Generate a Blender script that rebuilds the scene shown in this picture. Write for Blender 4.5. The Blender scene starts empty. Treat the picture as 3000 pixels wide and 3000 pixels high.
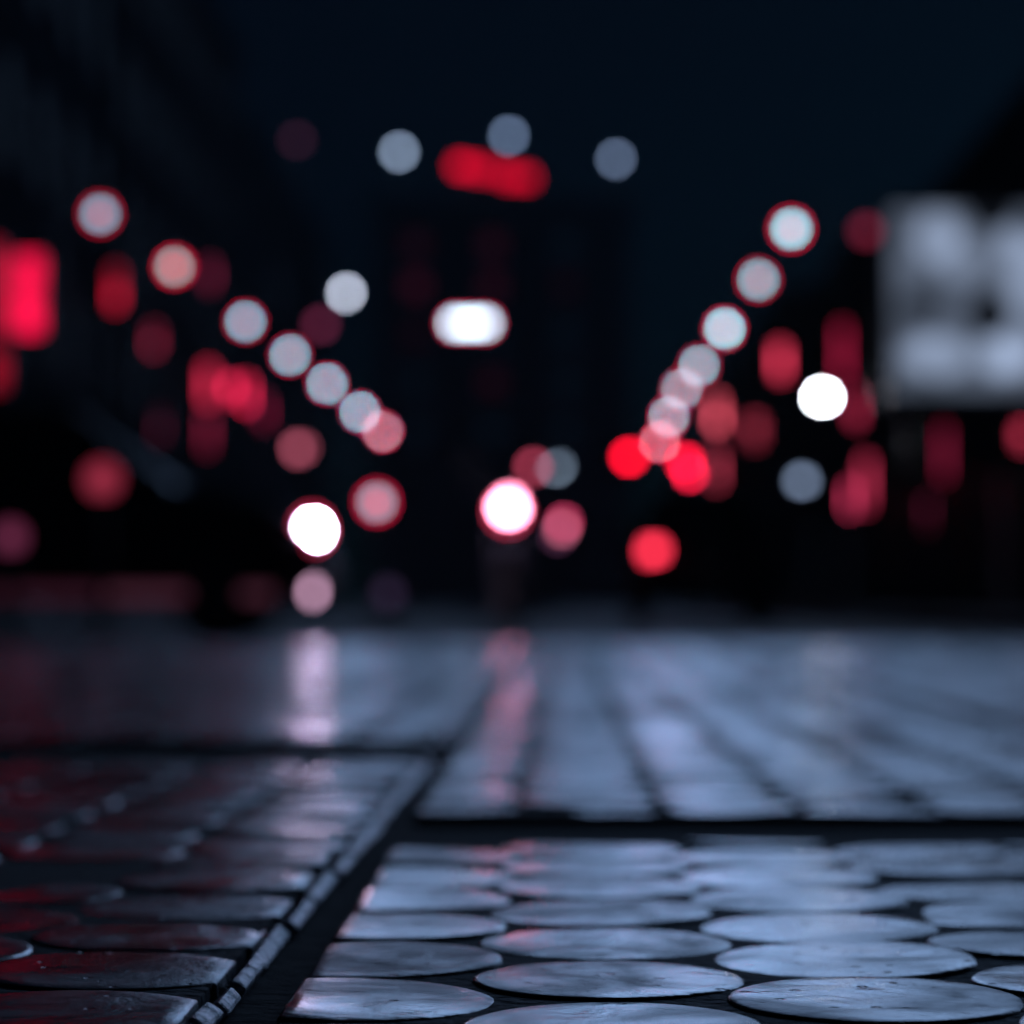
import bpy, bmesh, math, random
from mathutils import Vector, Matrix, Euler
random.seed(7)
S = bpy.context.scene
COL = S.collection
R = math.radians

# ------------------------------------------------------------------ camera
CAM_H = 0.135
FW = 94.0 / 36.0                      # focal length in picture widths
cam = bpy.data.cameras.new('camera')
cam.lens = 94.0; cam.sensor_width = 36.0; cam.clip_start = 0.02; cam.clip_end = 3000
cam.dof.use_dof = True; cam.dof.focus_distance = 0.92; cam.dof.aperture_fstop = 6.5
cam.dof.aperture_blades = 0
co = bpy.data.objects.new('camera', cam); COL.objects.link(co)
co.location = (0, 0, CAM_H)
co.rotation_euler = Euler((R(90) + math.atan(.092 / FW), 0, math.atan(.0487 / FW)), 'XYZ')
S.camera = co
CR = co.rotation_euler.to_matrix()
K = 1932 * FW

# ------------------------------------------------------------------ night sky and a broad sun lamp added for the sheen on the stones
SUN_EL, SUN_AZ = 10.0, 15.5           # degrees; azimuth to the right of the street axis
W = bpy.data.worlds.new('World'); S.world = W; W.use_nodes = True
nt = W.node_tree; nt.nodes.clear()
sky = nt.nodes.new('ShaderNodeTexSky'); sky.sky_type = 'NISHITA'; sky.sun_disc = False
sky.sun_elevation = R(SUN_EL); sky.sun_rotation = R(SUN_AZ)
tint = nt.nodes.new('ShaderNodeMix'); tint.data_type = 'RGBA'; tint.blend_type = 'MULTIPLY'
tint.inputs[0].default_value = 1.0; tint.inputs[7].default_value = (0.02, 0.19, 0.66, 1)
bg = nt.nodes.new('ShaderNodeBackground'); bg.inputs[1].default_value = 0.00055
wo = nt.nodes.new('ShaderNodeOutputWorld')
nt.links.new(sky.outputs[0], tint.inputs[6]); nt.links.new(tint.outputs[2], bg.inputs[0]); nt.links.new(bg.outputs[0], wo.inputs[0])
sl = bpy.data.lights.new('sheen_sun', 'SUN'); sl.energy = 0.95; sl.angle = R(42); sl.color = (0.34, 0.56, 1.0)
so = bpy.data.objects.new('sheen_sun', sl); COL.objects.link(so)
sd = Vector((math.sin(R(SUN_AZ)) * math.cos(R(SUN_EL)), math.cos(R(SUN_AZ)) * math.cos(R(SUN_EL)), math.sin(R(SUN_EL))))
so.rotation_euler = sd.to_track_quat('Z', 'Y').to_euler()
so.location = sd * 300

S.view_settings.view_transform = 'Standard'; S.view_settings.look = 'None'
S.view_settings.exposure = 0; S.view_settings.gamma = 1; S.view_settings.use_curve_mapping = False
S.render.engine = 'CYCLES'
S.cycles.use_adaptive_sampling = False
S.cycles.use_denoising = True
try:
    S.cycles.denoiser = 'OPENIMAGEDENOISE'
    S.cycles.denoising_input_passes = 'RGB'
    S.cycles.denoising_prefilter = 'ACCURATE'
except Exception: pass
S.cycles.max_bounces = 5; S.cycles.diffuse_bounces = 2; S.cycles.glossy_bounces = 3
S.cycles.transmission_bounces = 4; S.cycles.transparent_max_bounces = 8
S.cycles.caustics_reflective = False; S.cycles.caustics_refractive = False
S.cycles.sample_clamp_indirect = 4.0
S.cycles.sample_clamp_direct = 0.0

# ------------------------------------------------------------------ helpers
def at(px, py, Y):
    """world point at depth Y seen at a place of the 1932-wide photograph"""
    d = CR @ Vector(((px / 1932 - .5) / FW, (.5 - py / 1932) / FW, -1))
    return Vector((0, 0, CAM_H)) + d * (Y / d.y)

def lin(c):
    return tuple(((v / 255) / 12.92 if v / 255 <= .04045 else ((v / 255 + .055) / 1.055) ** 2.4) for v in c)

class MB:
    def __init__(s): s.v = []; s.f = []; s.sm = []
    def add(s, vs, fs, smooth=False):
        n = len(s.v); s.v += [tuple(p) for p in vs]; s.f += [tuple(i + n for i in f) for f in fs]; s.sm += [smooth] * len(fs); return s
    def box(s, c, d, rz=0, bev=0):
        x, y, z = d[0] / 2, d[1] / 2, d[2] / 2
        if bev > 0:
            b = min(bev, x * .9, y * .9, z * .9)
            bm = bmesh.new(); bmesh.ops.create_cube(bm, size=1)
            for v in bm.verts: v.co = Vector((v.co.x * d[0], v.co.y * d[1], v.co.z * d[2]))
            bmesh.ops.bevel(bm, geom=bm.edges[:], offset=b, segments=2, affect='EDGES', profile=.5)
            vs = [v.co.copy() for v in bm.verts]; bm.verts.index_update()
            fs = [[v.index for v in f.verts] for f in bm.faces]; bm.free()
        else:
            vs = [Vector((i * x, j * y, k * z)) for i in (-1, 1) for j in (-1, 1) for k in (-1, 1)]
            fs = [(0, 1, 3, 2), (4, 6, 7, 5), (0, 4, 5, 1), (2, 3, 7, 6), (0, 2, 6, 4), (1, 5, 7, 3)]
        M = Matrix.Rotation(rz, 3, 'Z')
        return s.add([M @ p + Vector(c) for p in vs], fs)
    def tube(s, pts, r, n=10, cap=True):
        pts = [Vector(p) for p in pts]
        rr = r if isinstance(r, (list, tuple)) else [r] * len(pts)
        vs = []; fs = []
        up = None
        for i, p in enumerate(pts):
            t = (pts[min(i + 1, len(pts) - 1)] - pts[max(i - 1, 0)]).normalized()
            if up is None: up = Vector((0, 0, 1)) if abs(t.z) < .9 else Vector((1, 0, 0))
            a = (up - t * up.dot(t)).normalized(); b = t.cross(a); up = a
            for k in range(n):
                q = 2 * math.pi * k / n
                vs.append(p + (a * math.cos(q) + b * math.sin(q)) * rr[i])
        for i in range(len(pts) - 1):
            for k in range(n):
                fs.append((i * n + k, i * n + (k + 1) % n, (i + 1) * n + (k + 1) % n, (i + 1) * n + k))
        s.add(vs, fs, True)
        if cap:
            m = len(s.v) - len(vs)
            s.f += [tuple(m + k for k in range(n - 1, -1, -1)), tuple(m + (len(pts) - 1) * n + k for k in range(n))]; s.sm += [False, False]
        return s
    def lathe(s, prof, c=(0, 0, 0), n=20, axis='Z'):
        vs = []; fs = []
        for r, z in prof:
            for k in range(n):
                q = 2 * math.pi * k / n
                p = Vector((r * math.cos(q), r * math.sin(q), z))
                if axis == 'Y': p = Vector((p.x, p.z, p.y))
                if axis == 'X': p = Vector((p.z, p.x, p.y))
                vs.append(p + Vector(c))
        m = len(prof)
        for i in range(m - 1):
            for k in range(n): fs.append((i * n + k, i * n + (k + 1) % n, (i + 1) * n + (k + 1) % n, (i + 1) * n + k))
        fs.append(tuple(range(n - 1, -1, -1))); fs.append(tuple((m - 1) * n + k for k in range(n)))
        return s.add(vs, fs, True)
    def sphere(s, c, r, n=20, sq=(1, 1, 1)):
        m = n // 2
        pr = [(max(1e-4, math.sin(math.pi * i / m)), -math.cos(math.pi * i / m)) for i in range(m + 1)]
        t = MB(); t.lathe(pr, n=n)
        return s.add([Vector((p[0] * r * sq[0], p[1] * r * sq[1], p[2] * r * sq[2])) + Vector(c) for p in t.v], t.f, True)
    def torus(s, c, a, b, n=36, m=10, axis='Y'):
        vs = []; fs = []
        for i in range(n):
            q = 2 * math.pi * i / n
            for j in range(m):
                w = 2 * math.pi * j / m
                p = Vector(((a + b * math.cos(w)) * math.cos(q), b * math.sin(w), (a + b * math.cos(w)) * math.sin(q)))
                if axis == 'Z': p = Vector((p.x, p.z, p.y))
                if axis == 'X': p = Vector((p.y, p.x, p.z))
                vs.append(p + Vector(c))
        for i in range(n):
            for j in range(m):
                fs.append((i * m + j, ((i + 1) % n) * m + j, ((i + 1) % n) * m + (j + 1) % m, i * m + (j + 1) % m))
        return s.add(vs, fs, True)
    def prism(s, prof, y0, y1):
        """profile in x,z extruded along y"""
        n = len(prof)
        vs = [(x, y0, z) for x, z in prof] + [(x, y1, z) for x, z in prof]
        fs = [tuple(range(n)), tuple(range(2 * n - 1, n - 1, -1))] + [(i, i + n, (i + 1) % n + n, (i + 1) % n) for i in range(n)]
        return s.add(vs, fs)
    def mesh(s, name, recalc=True):
        me = bpy.data.meshes.new(name); me.from_pydata(s.v, [], s.f)
        for p, q in zip(me.polygons, s.sm): p.use_smooth = q
        if not recalc: return me
        bm = bmesh.new(); bm.from_mesh(me); bmesh.ops.recalc_face_normals(bm, faces=bm.faces[:]); bm.to_mesh(me); bm.free()
        return me
    def build(s, name, mat, parent=None, loc=None, recalc=True):
        me = s.mesh(name, recalc); me.materials.append(mat)
        o = bpy.data.objects.new(name, me); COL.objects.link(o)
        if parent: o.parent = parent
        if loc is not None: o.location = loc
        return o

def tag(o, label=None, cat=None, group=None, kind=None):
    if label: o['label'] = label
    if cat: o['category'] = cat
    if group: o['group'] = group
    if kind: o['kind'] = kind
    return o
def empty(name, loc, rz=0, label=None, cat=None, group=None):
    o = bpy.data.objects.new(name, None); COL.objects.link(o); o.empty_display_size = .2
    o.location = loc; o.rotation_euler = (0, 0, rz)
    return tag(o, label, cat, group)

# ------------------------------------------------------------------ materials
MATS = {}
def pm(name, col, rough=.6, metal=0, noise=0, scale=4, bump=0, spec=.5):
    if name in MATS: return MATS[name]
    m = bpy.data.materials.new(name); m.use_nodes = True; n = m.node_tree; b = n.nodes['Principled BSDF']
    b.inputs['Base Color'].default_value = (*col, 1); b.inputs['Roughness'].default_value = rough; b.inputs['Metallic'].default_value = metal
    b.inputs['Specular IOR Level'].default_value = spec
    if noise or bump:
        tc = n.nodes.new('ShaderNodeTexCoord'); nz = n.nodes.new('ShaderNodeTexNoise'); nz.inputs['Scale'].default_value = scale; nz.inputs['Detail'].default_value = 6
        n.links.new(tc.outputs['Object'], nz.inputs['Vector'])
        if noise:
            cr = n.nodes.new('ShaderNodeValToRGB')
            cr.color_ramp.elements[0].position = .3; cr.color_ramp.elements[1].position = .7
            cr.color_ramp.elements[0].color = (*[c * (1 - noise) for c in col], 1); cr.color_ramp.elements[1].color = (*[c * (1 + noise) for c in col], 1)
            n.links.new(nz.outputs['Fac'], cr.inputs[0]); n.links.new(cr.outputs[0], b.inputs['Base Color'])
        if bump:
            bp = n.nodes.new('ShaderNodeBump'); bp.inputs['Strength'].default_value = bump; bp.inputs['Distance'].default_value = .01
            n.links.new(nz.outputs['Fac'], bp.inputs['Height']); n.links.new(bp.outputs[0], b.inputs['Normal'])
    MATS[name] = m; return m

def emi(col, patch=0, scale=1.5):
    key = ('emi',) + tuple(round(c, 4) for c in col) + (patch, scale)
    if key in MATS: return MATS[key]
    m = bpy.data.materials.new('glow'); m.use_nodes = True; n = m.node_tree; n.nodes.clear()
    e = n.nodes.new('ShaderNodeEmission'); o = n.nodes.new('ShaderNodeOutputMaterial'); n.links.new(e.outputs[0], o.inputs[0])
    mx = max(col); e.inputs[0].default_value = (*[c / mx for c in col], 1); e.inputs[1].default_value = mx
    if patch:
        tc = n.nodes.new('ShaderNodeTexCoord'); nz = n.nodes.new('ShaderNodeTexNoise'); nz.inputs['Scale'].default_value = scale; nz.inputs['Detail'].default_value = 1
        mr = n.nodes.new('ShaderNodeMapRange'); mr.inputs[1].default_value = .38; mr.inputs[2].default_value = .62; mr.inputs[3].default_value = mx * (1 - patch); mr.inputs[4].default_value = mx
        n.links.new(tc.outputs['Object'], nz.inputs['Vector']); n.links.new(nz.outputs['Fac'], mr.inputs[0]); n.links.new(mr.outputs[0], e.inputs[1])
    MATS[key] = m; return m

def coc(Y):                            # width of the blur disc at depth Y, in metres there
    return (cam.lens / 1000 / cam.dof.aperture_fstop) * abs(Y / cam.dof.focus_distance - 1)
def bulb_glow(want, area, Y):          # radiance that makes a small source read as 'want' once defocused
    k = max(1.0, math.pi * (coc(Y) / 2) ** 2 / area)
    return emi(tuple(max(c, 1e-4) * k for c in want))
def panel_glow(want, w, h, Y, patch=0, sc=1):
    c = coc(Y); f = min(1.0, min(w, c) * min(h, c) / (math.pi / 4 * c * c))
    return emi(tuple(x / f for x in want), patch, sc)
RED = (1.0, .004, .045)

iron = pm('dark_iron', (.025, .027, .03), .45, .6)
black = pm('black_plastic', (.012, .013, .015), .5)
steel = pm('grey_steel', (.12, .13, .15), .4, .8)
rubber = pm('rubber', (.012, .012, .013), .75)
glass = pm('dark_glass', (.006, .008, .012), .45, spec=.03)
concrete = pm('concrete', (.05, .052, .058), .8, noise=.3, scale=3, bump=.2)

# stone: wet, worn setts
def stone_mat():
    m = bpy.data.materials.new('wet_stone'); m.use_nodes = True; n = m.node_tree; b = n.nodes['Principled BSDF']
    ge = n.nodes.new('ShaderNodeNewGeometry'); L = n.links.new
    def noise(sc, det, dist=0):
        q = n.nodes.new('ShaderNodeTexNoise'); q.inputs['Scale'].default_value = sc; q.inputs['Detail'].default_value = det; q.inputs['Distortion'].default_value = dist
        L(ge.outputs['Position'], q.inputs['Vector']); return q
    a = noise(38, 6, .6); f = noise(420, 4); g = noise(13, 5, .8)
    cr = n.nodes.new('ShaderNodeValToRGB'); cr.color_ramp.elements[0].position = .32; cr.color_ramp.elements[1].position = .68
    cr.color_ramp.elements[0].color = (.014, .019, .028, 1); cr.color_ramp.elements[1].color = (.075, .083, .102, 1)
    gr = n.nodes.new('ShaderNodeMath'); gr.operation = 'MULTIPLY_ADD'; gr.inputs[1].default_value = .55; gr.use_clamp = True
    of = n.nodes.new('ShaderNodeMath'); of.operation = 'SUBTRACT'; of.inputs[1].default_value = .275; L(a.outputs['Fac'], of.inputs[0])
    L(f.outputs['Fac'], gr.inputs[0]); L(of.outputs[0], gr.inputs[2]); L(gr.outputs[0], cr.inputs[0]); L(cr.outputs[0], b.inputs['Base Color'])
    mr = n.nodes.new('ShaderNodeMapRange'); mr.inputs[1].default_value = .35; mr.inputs[2].default_value = .65; mr.inputs[3].default_value = .09; mr.inputs[4].default_value = .46
    L(g.outputs['Fac'], mr.inputs[0]); L(mr.outputs[0], b.inputs['Roughness'])
    vo = n.nodes.new('ShaderNodeTexVoronoi'); vo.inputs['Scale'].default_value = 55; L(ge.outputs['Position'], vo.inputs['Vector'])
    pit = n.nodes.new('ShaderNodeMapRange'); pit.inputs[1].default_value = .04; pit.inputs[2].default_value = .12; L(vo.outputs['Distance'], pit.inputs[0])
    s1 = n.nodes.new('ShaderNodeMath'); s1.operation = 'MULTIPLY_ADD'; s1.inputs[1].default_value = .16
    L(f.outputs['Fac'], s1.inputs[0]); L(a.outputs['Fac'], s1.inputs[2])
    s2 = n.nodes.new('ShaderNodeMath'); s2.operation = 'ADD'; L(s1.outputs[0], s2.inputs[0]); L(pit.outputs[0], s2.inputs[1])
    bp = n.nodes.new('ShaderNodeBump'); bp.inputs['Strength'].default_value = .5; bp.inputs['Distance'].default_value = .0026
    L(s2.outputs[0], bp.inputs['Height']); L(bp.outputs[0], b.inputs['Normal'])
    w1 = noise(24, 6, 1.2); w2 = noise(5.5, 2, .3)
    sm_ = n.nodes.new('ShaderNodeMath'); sm_.operation = 'ADD'; L(w1.outputs['Fac'], sm_.inputs[0]); L(w2.outputs['Fac'], sm_.inputs[1])
    sp = n.nodes.new('ShaderNodeMapRange'); sp.inputs[1].default_value = .82; sp.inputs[2].default_value = 1.18; sp.inputs[3].default_value = .03; sp.inputs[4].default_value = .42
    L(sm_.outputs[0], sp.inputs[0]); L(sp.outputs[0], b.inputs['Specular IOR Level'])
    return m
STONE = stone_mat()
GROUT = pm('gritty_mortar', (.012, .017, .025), .8, noise=.6, scale=160, bump=.9, spec=.12)
BED = pm('dark_mortar', (.005, .0065, .009), .95, noise=.3, scale=60, bump=.4, spec=.1)

# ------------------------------------------------------------------ ground, road, pavement
KERB_Y = 9.75
ROAD_Z = -.13
m = MB(); m.add([(-400, KERB_Y - .1, ROAD_Z - .02), (400, KERB_Y - .1, ROAD_Z - .02), (400, 1500, ROAD_Z - .02), (-400, 1500, ROAD_Z - .02)], [(0, 1, 2, 3)])
tag(m.build('ground', pm('earth', (.02, .021, .024), .95, spec=.1)), kind='structure')
road_m = pm('asphalt', (.022, .023, .026), .75, noise=.3, scale=2.5, bump=.5, spec=.12)
m = MB(); m.add([(-60, KERB_Y + .1, ROAD_Z), (60, KERB_Y + .1, ROAD_Z), (60, 24, ROAD_Z), (-60, 24, ROAD_Z)], [(0, 1, 2, 3)])
m.add([(-8.3, 24, ROAD_Z), (4.1, 24, ROAD_Z), (4.1, 149, ROAD_Z), (-8.3, 149, ROAD_Z)], [(0, 1, 2, 3)])
road = tag(m.build('road', road_m), kind='structure')
paint = pm('road_paint', (.3, .3, .3), .7, noise=.2, scale=9)
for k in range(9):
    y = 30 + k * 7
    mm = MB(); mm.box((-2.1, y, ROAD_Z + .004), (.12, 2.4, .004)); mm.build('lane_dash', paint, road)
def side_walk(name, x0, x1):
    mm = MB(); mm.box(((x0 + x1) / 2, 86.5, ROAD_Z + .065), (x1 - x0, 125, .13))
    o = tag(mm.build(name, concrete), kind='structure')
    e = x1 if x1 < 0 else x0
    sg = 1 if x1 < 0 else -1
    for k in range(31):
        kk = MB(); kk.box((e + sg * .08, 26 + k * 4, ROAD_Z + .068), (.15, 3.97, .136), bev=.012); kk.build('kerb_stone', concrete, o)
side_walk('pavement_left', -40, -8.47)
side_walk('pavement_right', 4.27, 40)

# near pavement: mortar bed and round setts in close packing, cut by straight joints
PITCH, COLS, RAD = .1045, .0905, .0496
m = MB(); m.add([(-30, -3, -.0045), (30, -3, -.0045), (30, KERB_Y - .16, -.0045), (-30, KERB_Y - .16, -.0045)], [(0, 1, 2, 3)])
pave = tag(m.build('pavement', BED), kind='structure')
def clip(poly, ax, val, keep_less):
    out = []
    for i in range(len(poly)):
        a, b = poly[i], poly[(i + 1) % len(poly)]
        ia = (a[ax] <= val) == keep_less; ib = (b[ax] <= val) == keep_less
        if ia: out.append(a)
        if ia != ib:
            t = (val - a[ax]) / (b[ax] - a[ax]); out.append((a[0] + (b[0] - a[0]) * t, a[1] + (b[1] - a[1]) * t))
    return out
def area(p): return abs(sum(p[i][0] * p[(i + 1) % len(p)][1] - p[(i + 1) % len(p)][0] * p[i][1] for i in range(len(p)))) / 2
def disc(n, wob=0, seed=0, rx=1.03):
    rr = random.Random(seed); ph = [rr.uniform(0, 6.28) for _ in range(4)]
    return [(rx * RAD * (1 + wob * (math.sin(2 * q + ph[0]) + .7 * math.sin(3 * q + ph[1]) + .5 * math.sin(7 * q + ph[2]) + .35 * math.sin(13 * q + ph[3]))) * math.cos(q),
             RAD * (1 + wob * (math.sin(2 * q + ph[0]) + .7 * math.sin(3 * q + ph[1]) + .5 * math.sin(7 * q + ph[2]) + .35 * math.sin(13 * q + ph[3]))) * math.sin(q)) for q in (2 * math.pi * k / n for k in range(n))]
def stone_geo(mb, poly, rings, ox=0, oy=0, oz=0, tx=0, ty=0, sm=True):
    cx = sum(p[0] for p in poly) / len(poly); cy = sum(p[1] for p in poly) / len(poly)
    n = len(poly); vs = []; fs = []
    for ins, z in rings:
        for x, y in poly:
            d = math.hypot(x - cx, y - cy) or 1e-6; s = max(.1, 1 - ins / d)
            X = cx + (x - cx) * s; Y = cy + (y - cy) * s
            vs.append((X + ox, Y + oy, z + oz + X * tx + Y * ty))
    for i in range(len(rings) - 1):
        for k in range(n): fs.append((i * n + k, i * n + (k + 1) % n, (i + 1) * n + (k + 1) % n, (i + 1) * n + k))
    mb.add(vs, fs, sm)
    base = len(mb.v) - len(vs)
    mb.f.append(tuple(base + (len(rings) - 1) * n + k for k in range(n))); mb.sm.append(sm)
FINE = [(0, -.009), (0, -.0012), (.0006, -.0005), (.002, -.0001), (.009, 0)]
COARSE = [(0, -.009), (.0002, -.0008), (.002, 0)]
GX = [(-3.2, -1.395), (-1.36, -.122), (-.0935, .495), (.53, 1.36), (1.395, 3.2)]       # slab columns
def cuts(ci):
    base = {0: [1.9, 4.1, 6.6], 1: [2.44, 4.6, 7.1], 2: [1.62, 6.4], 3: [1.66, 6.4], 4: [2.3, 4.6, 7]}[ci]
    w = {1: [.34, .12, .12], 2: [.18, .08], 3: [.2, .08]}.get(ci, [.07] * 3)
    e = [-.6]; r = []
    for b, ww in zip(base, w): r.append((e[-1], b - ww / 2)); e.append(b + ww / 2)
    r.append((e[-1], KERB_Y - .17)); return r
lift = {0: .001, 1: .0025, 2: 0, 3: .001, 4: 0}
def lift_of(ci, yi): return lift[ci] + (.0035 if ci in (2, 3) and yi >= 1 else .002 if yi >= 1 else 0)
for ci, (x0, x1) in enumerate(GX):
    for yi, (y0, y1) in enumerate(cuts(ci)):
        bm_ = MB(); bm_.box(((x0 + x1) / 2, (y0 + y1) / 2, lift_of(ci, yi) - .0010 - .004), (x1 - x0 - .003, y1 - y0 - .003, .008)); bm_.build('slab_bed', GROUT, pave)
variants = []
for k in range(6):
    mb = MB(); stone_geo(mb, disc(40, .008, k), FINE); me = mb.mesh('paving_stone', False); me.materials.append(STONE); variants.append(me)
cells = []
for kx in range(-36, 38):
    X = -.0735 + COLS * kx; ph = .925 if kx % 2 == 0 else .925 - PITCH / 2
    for ky in range(-6, 86):
        Y = ph + PITCH * ky
        if Y > KERB_Y - .15 or abs(X) > .24 * max(Y, 0) + .42: continue
        for ci, (x0, x1) in enumerate(GX):
            if X + RAD < x0 or X - RAD > x1: continue
            for yi, (y0, y1) in enumerate(cuts(ci)):
                if Y + RAD < y0 or Y - RAD > y1: continue
                whole = X - 1.07 * RAD > x0 and X + 1.07 * RAD < x1 and Y - RAD > y0 and Y + RAD < y1
                u = (X + .0487 / FW * Y) / max(Y, .01)
                seen = .70 < Y and abs(X / max(Y, .01) + .0187) < .5 / FW + .05 / max(Y, .01)
                cells.append((0 if seen else 1, Y, X, whole, (x0, x1, y0, y1), lift_of(ci, yi)))
cells.sort(key=lambda c: (c[0], c[1]))
rest = MB(); made = 0
for (uns, Y, X, whole, (x0, x1, y0, y1), lf) in cells:
    rr = random.Random(int(X * 9000) * 7919 + int(Y * 9000))
    tx, ty = rr.gauss(0, .010), rr.gauss(0, .011); dz = rr.gauss(0, .0005) + lf
    near = (not uns) and made < 300
    if near and whole and Y < 1.55:
        o = bpy.data.objects.new('paving_stone', variants[rr.randrange(6)]); COL.objects.link(o); o.parent = pave
        o.location = (X, Y, dz); o.rotation_euler = (ty, -tx, rr.choice((0, 1, 2, 3, 4, 5)) * math.pi / 3); made += 1
        continue
    p = disc(40 if near else (20 if Y < 4 else 14), .008, rr.randrange(99), 1.03 if Y < 1.55 else .90)
    p = [(a + X, b + Y) for a, b in p]
    if not whole:
        for ax, val, less in ((0, x0, False), (0, x1, True), (1, y0, False), (1, y1, True)):
            if p: p = clip(p, ax, val, less)
        if len(p) < 4 or area(p) < .12 * math.pi * RAD ** 2: continue
    p = [(a - X, b - Y) for a, b in p]
    if near:
        mb = MB(); stone_geo(mb, p, FINE); o = mb.build('paving_stone', STONE, pave, (X, Y, dz), False); o.rotation_euler = (ty, -tx, 0); made += 1
    else:
        stone_geo(rest, p, COARSE, X, Y, dz, tx, ty, False)
tag(rest.build('paving_stones', STONE, pave, None, False), kind='stuff')
# rough raised lip along the long joint, lightened to stand in for caught light
LIP = pm('lit_edge_stone', (.42, .43, .46), .4, noise=.45, scale=70, bump=.8, spec=.3)
yy = .45; rr = random.Random(5)
while yy < KERB_Y - .2:
    ln = rr.uniform(.035, .11) * (1 if yy < 3 else 2.2); gap = rr.uniform(.001, .012)
    if not (2.27 < yy + ln / 2 < 2.61):
        mm = MB(); mm.box((0, 0, 0), (rr.uniform(.006, .010), ln, .010), bev=.0016); o = mm.build('lip_stone', LIP, pave, (-.1165 + rr.gauss(0, .0008), yy + ln / 2, -.0022 + rr.gauss(0, .0007)))
        o.rotation_euler = (rr.gauss(0, .008), .55 + rr.gauss(0, .15), rr.gauss(0, .012))
    yy += ln + gap
for k in range(-5, 6):
    mm = MB(); mm.box((k * 1.0, KERB_Y - .075, -.066), (.985, .15, .13), bev=.012); mm.build('kerb_stone', pm('kerb_granite', (.09, .093, .1), .45, noise=.25, scale=30, bump=.3), pave)

# ------------------------------------------------------------------ buildings
wall_dark = [pm('render_a', (.016, .02, .028), .95, spec=0, noise=.25, scale=.8), pm('render_b', (.02, .021, .026), .95, spec=0, noise=.25, scale=.6), pm('render_c', (.015, .019, .027), .95, spec=0, noise=.25, scale=.7)]
trim = pm('trim', (.012, .014, .018), .9, spec=.0)
_wm = {}
def win_mesh(w, h, axis):
    k = (w, h, axis)
    if k not in _wm:
        f = MB(); t = .09
        for c, d in (((0, h / 2 - t / 2), (w, t)), ((0, -h / 2 + t / 2), (w, t)), ((w / 2 - t / 2, 0), (t, h - 2 * t)), ((-w / 2 + t / 2, 0), (t, h - 2 * t)), ((0, 0), (.05, h - 2 * t))):
            if axis == 'X': f.box((0, c[0], c[1]), (.12, d[0], d[1]))
            else: f.box((c[0], 0, c[1]), (d[0], .12, d[1]))
        me = f.mesh('window'); me.materials.append(trim)
        p = MB()
        if axis == 'X': p.box((0, 0, 0), (.03, w - 2.1 * t, h - 2.1 * t))
        else: p.box((0, 0, 0), (w - 2.1 * t, .03, h - 2.1 * t))
        _wm[k] = (me, p)
    return _wm[k]
_pm = {}
def window(par, loc, w, h, axis, mat):
    me, p = win_mesh(w, h, axis)
    o = bpy.data.objects.new('window', me); COL.objects.link(o); o.parent = par; o.location = loc
    key = (w, h, axis, mat.name)
    if key not in _pm:
        q = p.mesh('pane'); q.materials.append(mat); _pm[key] = q
    c = bpy.data.objects.new('pane', _pm[key]); COL.objects.link(c); c.parent = o
    return o
def terrace(x0, x1, y0, y1, h, face, label, mat, floors, bays):
    """a house whose front looks across the street; face = +1 when the front is at x1"""
    xf = x1 if face > 0 else x0
    b = empty('building', (xf, (y0 + y1) / 2, 0), 0, label, 'building')
    def P(mb, name, mt): return mb.build(name, mt, b, (-xf, -(y0 + y1) / 2, 0))
    m = MB(); m.box(((x0 + x1) / 2, (y0 + y1) / 2, h / 2), (x1 - x0, y1 - y0, h)); P(m, 'wall', mat)
    m = MB(); m.box(((x0 + x1) / 2, (y0 + y1) / 2, h + .25), (x1 - x0 + .5, y1 - y0 + .3, .5)); rf = P(m, 'roof', trim)
    m = MB(); m.box(((x0 + x1) / 2, y0 + 2, h + 1.1), (1.0, 1.2, 1.2), bev=.05); m.build('chimney', mat, rf)
    m = MB(); m.box((xf + face * .1, (y0 + y1) / 2, 3.9), (.2, y1 - y0 - .2, .35)); P(m, 'cornice', trim)
    fh = (h - 4.6) / floors; bw = (y1 - y0) / bays
    for i in range(floors):
        for j in range(bays):
            window(b, (face * .05, y0 + bw * (j + .5) - (y0 + y1) / 2, 4.6 + fh * (i + .5)), 1.3, round(fh * .62, 2), 'X', glass)
        m = MB()
    for j in range(bays):
        if j % 3 == 1:
            m = MB(); m.box((xf + face * .04, y0 + bw * (j + .5), 1.25), (.08, 1.3, 2.5)); d = P(m, 'door', iron)
            k = MB(); k.sphere((xf + face * .1, y0 + bw * (j + .5) + .5, 1.1), .05, 8); k.build('handle', steel, d)
        else:
            window(b, (face * .05, y0 + bw * (j + .5) - (y0 + y1) / 2, 1.75), round(bw * .7, 2), 2.4, 'X', glass)
    return b
LX, RX = -12.0, 8.0
terrace(LX - 12, LX, 44, 70, 17, 1, 'dark four-storey block nearest on the left side of the street', wall_dark[0], 3, 7)
terrace(LX - 12, LX, 71, 98, 20, 1, 'dark tall block in the middle of the left street front', wall_dark[1], 4, 8)
terrace(LX - 12, LX, 99, 135, 18, 1, 'dark block farthest down the left street front', wall_dark[2], 3, 9)
terrace(RX, RX + 12, 43, 68, 8.4, -1, 'low dark block behind the bright screen on the right', wall_dark[1], 1, 7)
terrace(RX, RX + 12, 69, 94, 9.6, -1, 'low dark block in the middle of the right street front', wall_dark[0], 1, 7)
terrace(RX, RX + 12, 95, 135, 11, -1, 'dark block farthest down the right street front', wall_dark[2], 2, 10)

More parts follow.
